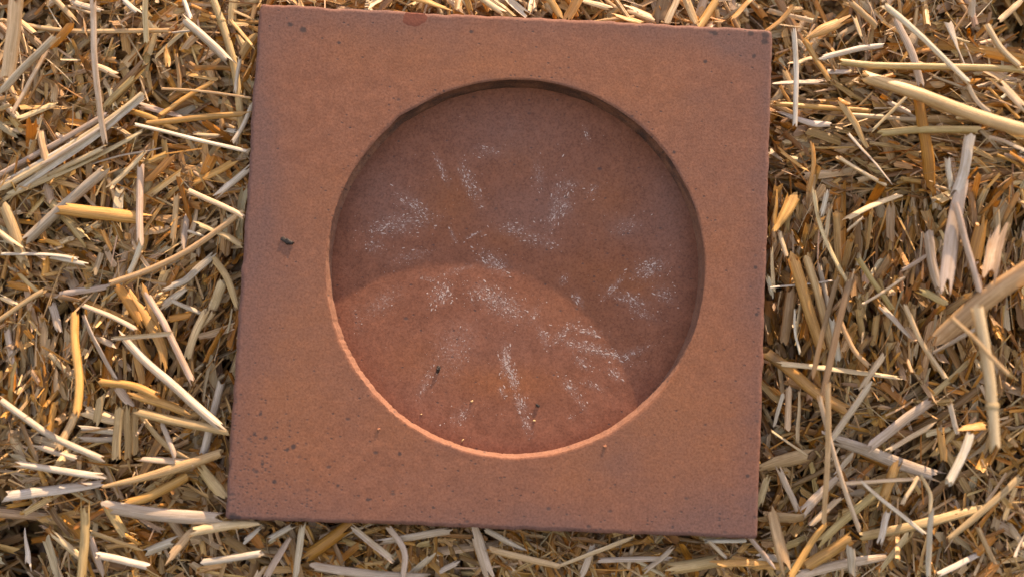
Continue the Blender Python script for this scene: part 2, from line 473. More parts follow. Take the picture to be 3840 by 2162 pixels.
# white crust clusters traced on the photo: crop, x, y, rx, ry, tilt, count, strength  (5: from (1200,250), 6: from (1200,900), both 1.706 px per photo px)
CLUST = [(5, 530, 1000, 230, 75, -12, 95, .8), (5, 610, 900, 150, 55, 35, 70, .8), (5, 400, 1020, 110, 50, -20, 40, .7), (5, 350, 1150, 70, 50, 20, 22, .7),
         (5, 580, 1210, 140, 50, -15, 30, .5), (5, 960, 750, 160, 48, 62, 95, .7), (5, 780, 660, 110, 22, 66, 30, .7), (5, 1080, 540, 120, 45, 5, 26, .4),
         (5, 1500, 900, 190, 40, 100, 60, .6), (5, 1560, 890, 90, 50, 110, 50, .7), (5, 1400, 700, 110, 40, 80, 24, .5), (5, 1580, 760, 90, 40, -15, 20, .6),
         (5, 1705, 440, 60, 22, 70, 9, .5), (5, 1740, 790, 60, 30, -40, 12, .5), (5, 1240, 1040, 110, 45, 5, 36, .7), (5, 1400, 1110, 150, 55, 10, 44, .5),
         (5, 1950, 1030, 110, 60, -30, 30, .4), (5, 2110, 1290, 120, 62, -25, 85, .9), (5, 1110, 1250, 115, 60, 30, 70, .95), (5, 850, 1080, 60, 14, 58, 9, .9), (5, 985, 1075, 60, 12, -25, 9, .9),
         (6, 775, 340, 85, 60, -65, 85, 1.0), (6, 1150, 400, 190, 75, 25, 150, 1.0), (6, 1040, 320, 60, 50, 30, 22, .9), (6, 880, 190, 110, 20, -20, 16, .7), (6, 700, 250, 70, 14, 5, 12, .7),
         (6, 1990, 385, 140, 45, 18, 62, .8), (6, 1880, 300, 100, 24, -50, 26, .8), (6, 2200, 350, 90, 60, 30, 26, .7), (6, 2070, 470, 110, 40, 20, 26, .5), (6, 1560, 250, 40, 30, -60, 10, .7), (6, 1650, 380, 60, 30, 60, 18, .7),
         (6, 1190, 770, 110, 34, 88, 120, 1.0), (6, 1235, 880, 80, 34, 75, 80, 1.0), (6, 1285, 1050, 80, 35, 60, 44, .9), (6, 1320, 1180, 80, 28, 65, 28, .8), (6, 1165, 970, 40, 20, 60, 12, .8),
         (6, 1760, 700, 230, 40, 14, 110, .9), (6, 1720, 585, 100, 28, 15, 46, .9), (6, 1550, 600, 110, 30, -45, 36, .8), (6, 1985, 725, 130, 30, -22, 44, .7), (6, 1680, 785, 60, 30, 40, 26, .8),
         (6, 1890, 860, 60, 34, 35, 20, .8), (6, 1600, 940, 70, 34, 45, 28, .8), (6, 1750, 930, 80, 26, 25, 20, .6), (6, 850, 700, 230, 130, -60, 70, .4), (6, 680, 900, 130, 26, -70, 22, .6), (6, 900, 1120, 80, 40, -45, 28, .7),
         (6, 1660, 1030, 90, 24, 50, 14, .6), (6, 400, 400, 130, 60, -40, 10, .7), (6, 240, 500, 90, 32, 75, 10, .3), (6, 1430, 620, 80, 30, 60, 22, .7), (6, 1365, 480, 80, 34, -60, 22, .5), (6, 970, 370, 70, 14, 70, 12, .7), (6, 1610, 1130, 30, 18, 0, 4, .5), (6, 1440, 600, 30, 18, 0, 8, .9)]
hz = np.zeros_like(FX)
crust = []
for (cr, x, y, rx, ry, a, n, st) in CLUST:
    bx, by = 1200 + x / 1.706, (250 if cr == 5 else 900) + y / 1.706
    hz = np.maximum(hz, st * gauss_px(FX, FY, ZF, bx, by, rx / 1.706 * 0.8, ry / 1.706 * 0.8, a))
    for k in range(int(n * 1.5)):
        u, v = rng.normal(0, 0.5, 2) * (1.0 if rng.random() < 0.82 else 1.8)
        ca, sa = math.cos(math.radians(a)), math.sin(math.radians(a))
        px2, py2 = bx + (u * rx * ca - v * ry * sa) / 1.706, by + (u * rx * sa + v * ry * ca) / 1.706
        dash = rng.random() < (0.25 if cr == 6 and x < 1400 else 0.5)
        crust.append((px2, py2, (0.10 + 0.32 * rng.random() ** 3) * (0.75 + 0.35 * st), (1.6 + 2.4 * rng.random()) if dash else 1.0 + 0.3 * rng.random(), a + rng.normal(0, 14)))
for k in range(420):                                         # scattered dust grains
    r = RR * 0.95 * math.sqrt(rng.random()); a = rng.random() * 6.283
    p = to_px(np.array([CX + r * math.cos(a), CY + r * math.sin(a), ZF]))
    crust.append((p[0], p[1], 0.07 + 0.13 * rng.random() ** 2, 1.0 + rng.random(), rng.random() * 180))
fg = 0.30 * np.clip(fbm(FX * 26, FY * 26, 111, 4) + 0.15, 0, 1) + 0.30 * hz * (0.5 + vnoise(FX * 300, FY * 300, 113))
for (x, y, rx, ry, am) in ((400, 800, 220, 260, .45), (1300, 420, 420, 200, .4), (2250, 900, 160, 420, .45), (1250, 950, 260, 150, .4), (1480, 880, 180, 200, .3), (1950, 1020, 140, 90, .4)):
    fg = fg + am * gauss_px(FX, FY, ZF, 1200 + x / 1.706, 250 + y / 1.706, rx / 1.706, ry / 1.706)
fw = 0.25 * np.clip(fbm(FX * 30 + 5, FY * 30, 121, 3) + 0.1, 0, 1)
for (x, y, rx, ry, am) in ((830, 860, 190, 190, .7), (1300, 580, 200, 150, .6), (1800, 850, 220, 240, .7), (1180, 1100, 120, 80, .5), (2060, 1400, 180, 90, .5), (1180, 2010, 330, 110, .9), (620, 1900, 200, 160, .5), (1750, 1300, 300, 130, .5), (1500, 1560, 300, 160, .4)):
    fw = fw + am * gauss_px(FX, FY, ZF, 1200 + x / 1.706, 250 + y / 1.706, rx / 1.706, ry / 1.706)
mesh_obj('recess_floor', np.stack([FX, FY, FZ], -1).reshape(-1, 3), grid_faces(NF, MF, True), M_FLOOR, slab,
         attrs={'grey': ('FLOAT', np.clip(fg, 0, 1).ravel()), 'warm': ('FLOAT', np.clip(fw, 0, 1).ravel()), 'salt': ('FLOAT', np.clip(hz, 0, 1).ravel()), 'pit': ('FLOAT', np.full(NF * MF, 0.03)), 'spot_shade': ('FLOAT', np.zeros(NF * MF))})


def floor_z(x, y):
    return ZF + 0.00010 * fbm(np.array([x]) * 40, np.array([y]) * 40, 101, 3)[0]


cv, cf = [], []
for (px2, py2, r, el, a) in crust:
    c = at(px2, py2, ZF)
    if math.hypot(c[0] - CX, c[1] - CY) > RR - 0.004:
        continue
    z = floor_z(c[0], c[1])
    r *= 0.001
    a = -math.radians(a)
    b0 = len(cv)
    for k in range(7):
        t = k / 7 * 6.283
        j = r * (0.8 + 0.4 * rng.random())
        dx, dy = j * el * math.cos(t), j * math.sin(t)
        cv.append((c[0] + dx * math.cos(a) - dy * math.sin(a), c[1] + dx * math.sin(a) + dy * math.cos(a), z - 0.00004))
    cv.append((c[0], c[1], z + 0.00005 + r * 0.22))
    cf += [(b0 + k, b0 + (k + 1) % 7, b0 + 7) for k in range(7)]
tag(mesh_obj('salt_crust', cv, cf, M_SALT, slab), 'white powdery crust of specks on the recess floor', kind='stuff')

# red blotch at the top edge
rs = []
c = at(1043 * S2, 46 * S2, T)
for rr0 in (1.0, 0.75, 0.5, 0.02):
    for k in range(40):
        t = k / 40 * 6.283
        q = 0.00525 * rr0 * (1 + 0.10 * math.sin(2 * t + 0.9) + 0.05 * math.sin(5 * t + 2) + 0.03 * math.sin(11 * t))
        rs.append((c[0] + 1.04 * q * math.cos(t), min(c[1] + 0.86 * q * math.sin(t), 0.1232)))
rs = np.array(rs)
rz = T + 0.00022 * fbm(rs[:, 0] * 16, rs[:, 1] * 16, 41, 2) + 0.00010
rz[:40] -= 0.00010
mesh_obj('red_spot', np.c_[rs, rz], grid_faces(4, 40, True), M_RED, slab)['label'] = 'rounded red blotch at the top edge of the tile'

# ------------------------------------------------------------------ small litter lying on the slab


def lump(name, px, py, z, size, mat, label, cat, ang_=0.0, seed=0):
    """irregular crumb: a squashed, dented ball with a flat base"""
    n, m = 7, 10
    vs = []
    for i in range(n):
        th = math.pi * i / (n - 1)
        for j in range(m):
            ph = 2 * math.pi * j / m
            d = np.array([math.sin(th) * math.cos(ph), math.sin(th) * math.sin(ph), math.cos(th)])
            k = 1 + 0.8 * (vnoise(np.array([d[0] * 1.7 + seed * 3.1]), np.array([d[1] * 1.7 + d[2] * 1.3 + seed]), seed)[0] - 0.5) * 2
            vs.append(d * k * np.array(size) * 0.5)
    vs = np.array(vs)
    vs[:, 2] = np.maximum(vs[:, 2], -size[2] * 0.38)
    vs[:, 2] += size[2] * 0.38
    o = mesh_obj(name, vs, grid_faces(n, m, True), mat)
    p = at(px, py, z)
    o.location = (p[0], p[1], z - 0.00005)
    o.rotation_euler = (0, 0, ang_)
    return tag(o, label, cat)


def c6(x, y):
    return 1200 + x / 1.706, 900 + y / 1.706


TOPZ = lambda px, py: T + 0.00022 * fbm(np.array([at(px, py, T)[0]]) * 16, np.array([at(px, py, T)[1]]) * 16, 41, 2)[0]
lump('dark_crumb', 722 * S2, 606 * S2, TOPZ(722 * S2, 606 * S2), (0.0056, 0.0030, 0.0010), M_BLACK, 'black shrivelled crumb on the tile left of the recess', 'crumb', -0.5, 3)
q = c6(755, 824)
lump('seed_husk', q[0], q[1], ZF, (0.0021, 0.0033, 0.0012), M_BLACK, 'small black seed husk in the lower left of the recess', 'seed', -0.25, 5)
q = c6(1390, 1052)
lump('seed_husk', q[0], q[1], ZF, (0.0023, 0.0014, 0.0010), M_BLACK, 'tiny black seed husk in the lower middle of the recess', 'seed', -0.3, 8)


# ------------------------------------------------------------------ straw builder (vectorised)
TINT = {'w': (0.70, 0.64, 0.54), 'k': (0.57, 0.48, 0.38), 'c': (0.74, 0.58, 0.37), 's': (0.60, 0.42, 0.22), 'g': (0.66, 0.37, 0.12),
        'b': (0.36, 0.22, 0.11), 'o': (0.54, 0.25, 0.05), 'y': (0.58, 0.44, 0.20), 'p': (0.66, 0.52, 0.40)}


def nrm(a):
    return a / np.maximum(np.linalg.norm(a, axis=-1, keepdims=True), 1e-9)


def straw_batch(P, R, kind, roll, twist, tint, jag=0.5, m=None, thick=0.0):
    """P (N,n,3) centre lines, R (N,n) half widths -> vertices, quads, attributes.  kind: tube / split / leaf"""
    N, n, _ = P.shape
    Tn = nrm(np.gradient(P, axis=1))
    up = np.zeros_like(Tn); up[..., 2] = 1
    flat = np.abs(Tn[..., 2:3]) > 0.95
    up = np.where(flat, np.array([0.0, 1.0, 0.0]), up)
    Sd = nrm(np.cross(Tn, up))
    Nm = np.cross(Sd, Tn)
    t = np.linspace(0, 1, n)[None, :, None]
    an = roll[:, None, None] + twist[:, None, None] * (t - 0.5)
    S2_, N2_ = Sd * np.cos(an) + Nm * np.sin(an), -Sd * np.sin(an) + Nm * np.cos(an)
    if kind == 'tube':
        m = m or 8
        ph = np.linspace(0, 2 * math.pi, m, endpoint=False)
        cs, sn, off = np.cos(ph), np.sin(ph) * 0.68, 0.0
        uu = np.abs(2 * np.arange(m) / m - 1)
        wrap = True
    else:
        m = m or (7 if kind == 'split' else 5)
        half = 1.35 if kind == 'split' else 0.55
        ph = np.linspace(math.pi / 2 + half, math.pi / 2 - half, m)
        sc = 1 / math.sin(half)
        cs, sn = np.cos(ph) * sc, np.sin(ph) * sc
        off = (1 + math.cos(half)) * 0.5 * sc
        uu = np.linspace(0, 1, m)
        wrap = False
        if thick > 0:
            s_in = 1 - thick
            cs = np.r_[cs, cs[::-1] * (0.985)]; sn = np.r_[sn, sn[::-1] - thick]
            uu = np.r_[uu, uu[::-1]]
            m = m * 2
            wrap = True
    V = P[:, :, None, :] + R[:, :, None, None] * (cs[None, None, :, None] * S2_[:, :, None, :] + (sn - off)[None, None, :, None] * N2_[:, :, None, :])
    # torn ends
    jr = rng.normal(0, 1, (N, 2, m)) * jag
    if thick > 0 and kind != 'tube':
        jr[:, :, m // 2:] = jr[:, :, :m // 2][:, :, ::-1]
    V[:, 0] += Tn[:, 0][:, None, :] * (jr[:, 0, :, None] * R[:, 0][:, None, None])
    V[:, -1] += Tn[:, -1][:, None, :] * (jr[:, 1, :, None] * R[:, -1][:, None, None])
    seg = np.linalg.norm(np.diff(P, axis=1), axis=2)
    Lc = np.concatenate([np.zeros((N, 1)), np.cumsum(seg, 1)], 1)
    rn = rng.random(N)
    suv = np.empty((N, n, m, 3))
    suv[..., 0] = uu[None, None, :] * np.clip(R.max(1) / 0.0015, 0.4, 2.2)[:, None, None]
    suv[..., 1] = Lc[:, :, None]
    suv[..., 2] = rn[:, None, None]
    tc = np.ones((N, n, m, 4)); tc[..., :3] = tint[:, None, None, :]
    f = grid_faces(n, m, wrap)
    Fa = (f[None] + (np.arange(N) * n * m)[:, None, None]).reshape(-1, 4)
    return V.reshape(-1, 3), Fa, suv.reshape(-1, 3), tc.reshape(-1, 4)


def slab_sdf(x, y):
    """outward distance from the slab outline (negative inside)"""
    d = np.full(np.shape(x), -1e9)
    for k in range(4):
        a, b_ = corners[k], corners[(k + 1) % 4]
        e = (b_ - a) / np.linalg.norm(b_ - a)
        nrmal = np.array([-e[1], e[0]])           # corners run clockwise -> left normal points out
        d = np.maximum(d, (x - a[0]) * nrmal[0] + (y - a[1]) * nrmal[1])
    return d


def surf(x, y):
    """level of the loose straw surface"""
    x = np.asarray(x, float); y = np.asarray(y, float)
    s = 0.007 + 0.008 * fbm(x * 11 + 3, y * 11, 201, 3)
    s = s + 0.030 * np.clip((x - 0.15) / 0.11, 0, 1.3) + 0.012 * np.clip((-x - 0.16) / 0.10, 0, 1.2)
    s = s - 0.004 * np.clip((-y - 0.12) / 0.03, 0, 1)
    for (hx, hy, r, dpt) in HOLES:
        s = s - dpt * np.exp(-((x - hx) ** 2 + (y - hy) ** 2) / r ** 2)
    return s


HOLES = []
for (px, py, r, dpt) in ((-45, 1950, 0.016, 0.07), (-20, 2110, 0.016, 0.07), (3850, 60, 0.024, 0.06), (600, 470, 0.02, 0.014), (3300, 740, 0.02, 0.012)):
    h = at(px, py, 0.012)
    HOLES.append((h[0], h[1], r, dpt))

# packed straw underneath everything
gx = np.linspace(-0.62, 0.62, 110); gy = np.linspace(-0.52, 0.52, 92)
GX, GY = np.meshgrid(gx, gy, indexing='ij')
GZ = np.minimum(surf(GX, GY), 0.05) - 0.050 + 0.004 * fbm(GX * 60, GY * 60, 211, 3)
GZ = np.where(slab_sdf(GX, GY) < 0.01, np.minimum(GZ, -0.02), GZ)
tag(mesh_obj('packed_straw', np.stack([GX, GY, GZ], -1).reshape(-1, 3), grid_faces(len(gx), len(gy))[:, ::-1], M_BED), kind='structure')

# ------------------------------------------------------------------ chopped straw filling (nobody could count it)
FILL_TINT = np.array([TINT[k] for k in 'kkccsssssggbbbbooowpp']) * np.array([1.02, 0.92, 0.74])


def fill(N, xr, yr, depth, size=1.0):
    x = rng.uniform(xr[0], xr[1], N); y = rng.uniform(yr[0], yr[1], N)
    keep = slab_sdf(x, y) > -0.022
    if depth:                                   # dark pockets between the upper wads
        keep &= fbm(x * 60 + 7, y * 60, 231, 2) < 0.32
    return x[keep], y[keep]


def lay_of(x, y):
    """main lie of the straw: angle, spread, share of standing stalks, by place"""
    p = to_px(np.stack([x, y, np.full_like(x, 0.015)], -1)) / S2
    a = fbm(x * 9, y * 9, 221, 2) * 3.0 + 0.6
    sp = np.full_like(x, 0.85)
    stand = np.full_like(x, 0.10)
    px, py = p[..., 0], p[..., 1]
    r1 = (px > 1930) & (py > 500) & (py < 960)           # upright stalks right of the slab
    a = np.where(r1, 1.55, a); sp = np.where(r1, 0.22, sp); stand = np.where(r1, 0.45, stand)
    r2 = (px > 1930) & (py > 180) & (py <= 500)
    a = np.where(r2, -0.05, a); sp = np.where(r2, 0.5, sp)
    r3 = (px < 420) & (py > 760) & (py < 1060)
    a = np.where(r3, 1.5, a); sp = np.where(r3, 0.35, sp); stand = np.where(r3, 0.3, stand)
    r4 = (px < 640) & (px > 420) & (py > 520) & (py < 1000)
    a = np.where(r4, 1.25, a); sp = np.where(r4, 0.55, sp)
    return a, sp, stand


batches = []
smooth_of = []


def add_fill(N, xr, yr, lmin, lmax, wmin, wmax, kinds, zr, n=4, seedtint=None):
    x, y = fill(N, xr, yr, zr[1] > -0.005)
    N = len(x)
    if N == 0:
        return
    a, sp, stand = lay_of(x, y)
    az = a + rng.normal(0, 1, N) * sp + np.where(rng.random(N) < 0.5, math.pi, 0)
    pitch = rng.normal(0, 0.16, N)
    st = rng.random(N) < stand
    pitch = np.where(st, rng.uniform(0.5, 1.1, N), pitch)
    L = lmin + (lmax - lmin) * rng.random(N) ** 2.0
    W = (wmin + (wmax - wmin) * rng.random(N) ** 1.8) * 0.5
    dz = rng.uniform(zr[0], zr[1], N)
    z = surf(x, y) + dz
    d = np.stack([np.cos(az) * np.cos(pitch), np.sin(az) * np.cos(pitch), np.sin(pitch)], 1)
    t = np.linspace(-0.5, 0.5, n)
    P = np.stack([x, y, z], 1)[:, None] + d[:, None] * (t[None, :, None] * L[:, None, None])
    side = np.stack([-np.sin(az), np.cos(az), np.zeros(N)], 1)
    bend = rng.normal(0, 0.035, N) * L
    P = P + side[:, None] * ((t[None, :, None] ** 2 * 4 - 1) * bend[:, None, None] * 0.5)
    P[..., 2] += (t[None] ** 2 * 4 - 1) * (rng.normal(-0.01, 0.02, N) * L)[:, None]
    # stalks that reach under the slab are pressed down by it
    sd = slab_sdf(P[..., 0], P[..., 1])
    ins = sd < 0.0025
    over = np.where(ins, P[..., 2] + W[:, None] * 1.4 + 0.0008, -1).max(1)
    P[..., 2] -= np.clip(over, 0, None)[:, None]
    # nothing above the level of the slab's face next to the slab
    near = (sd.min(1) < 0.03)
    top = P[..., 2].max(1)
    P[..., 2] -= np.where(near, np.clip(top - 0.026, 0, None), 0)[:, None]
    tint = FILL_TINT[rng.integers(0, len(FILL_TINT), N)] * rng.uniform(0.62, 1.12, (N, 1)) * rng.uniform(0.94, 1.06, (N, 3))
    R = W[:, None] * (1 + 0.08 * rng.normal(0, 1, (N, n)))
    kk = rng.choice(len(kinds), N, p=[k[1] for k in kinds])
    for i, (kd, _) in enumerate(kinds):
        q = kk == i
        if q.sum() == 0:
            continue
        Rk = R[q] * (0.75 if kd == 'tube' else 1.0)
        roll = rng.normal(0, 0.5, q.sum()) + np.where(rng.random(q.sum()) < 0.25, math.pi, 0)
        smooth_of.append(kd == 'tube')
        batches.append(straw_batch(P[q], Rk, kd, roll, rng.normal(0, 0.5, q.sum()), tint[q], jag=0.6,
                                   m={'tube': 6, 'split': 5, 'leaf': 4}[kd]))


FX0, FX1, FY0, FY1 = -0.285, 0.285, -0.20, 0.175
mixk = [('tube', 0.12), ('split', 0.36), ('leaf', 0.52)]
add_fill(10000, (FX0, FX1), (FY0, FY1), 0.010, 0.055, 0.0014, 0.0056, mixk, (-0.040, -0.012))
add_fill(17000, (FX0, FX1), (FY0, FY1), 0.007, 0.034, 0.0014, 0.0052, mixk, (-0.016, 0.001))
add_fill(7500, (FX0, FX1), (FY0, FY1), 0.006, 0.026, 0.0014, 0.0048, mixk, (-0.005, 0.006))
add_fill(17000, (FX0, FX1), (FY0, FY1), 0.005, 0.034, 0.0003, 0.0011, [('leaf', 1.0)], (-0.014, 0.007))
# beyond the picture, thinner
add_fill(20000, (-0.58, 0.58), (-0.49, 0.49), 0.015, 0.065, 0.0020, 0.0055, mixk, (-0.030, 0.002))
Vs, Fs, Us, Cs = [], [], [], []
b0 = 0
for (v, f, u, c) in batches:
    Vs.append(v); Fs.append(f + b0); Us.append(u); Cs.append(c); b0 += len(v)
tag(mesh_obj('chopped_straw', np.concatenate(Vs), np.concatenate(Fs), M_STRAW, smooth=np.concatenate([np.full(len(f_), sm_) for f_, sm_ in zip(Fs, smooth_of)]),
             attrs={'suv': ('FLOAT_VECTOR', np.concatenate(Us)), 'tint': ('FLOAT_COLOR', np.concatenate(Cs))}),
    'dense mass of short chopped golden straw around and under the tile', 'straw', kind='stuff')

# ------------------------------------------------------------------ single stalks, traced one by one on the photo
CROP = {'A': (0, 0, 2.014), 'B': (0, 720, 2.014), 'C': (0, 1440, 2.014), 'D': (2840, 0, 2.014), 'E': (2840, 720, 2.014), 'F': (2840, 1440, 2.014),
        'G': (800, 1900, 1.2267), 'H': (900, 0, 1.2267)}
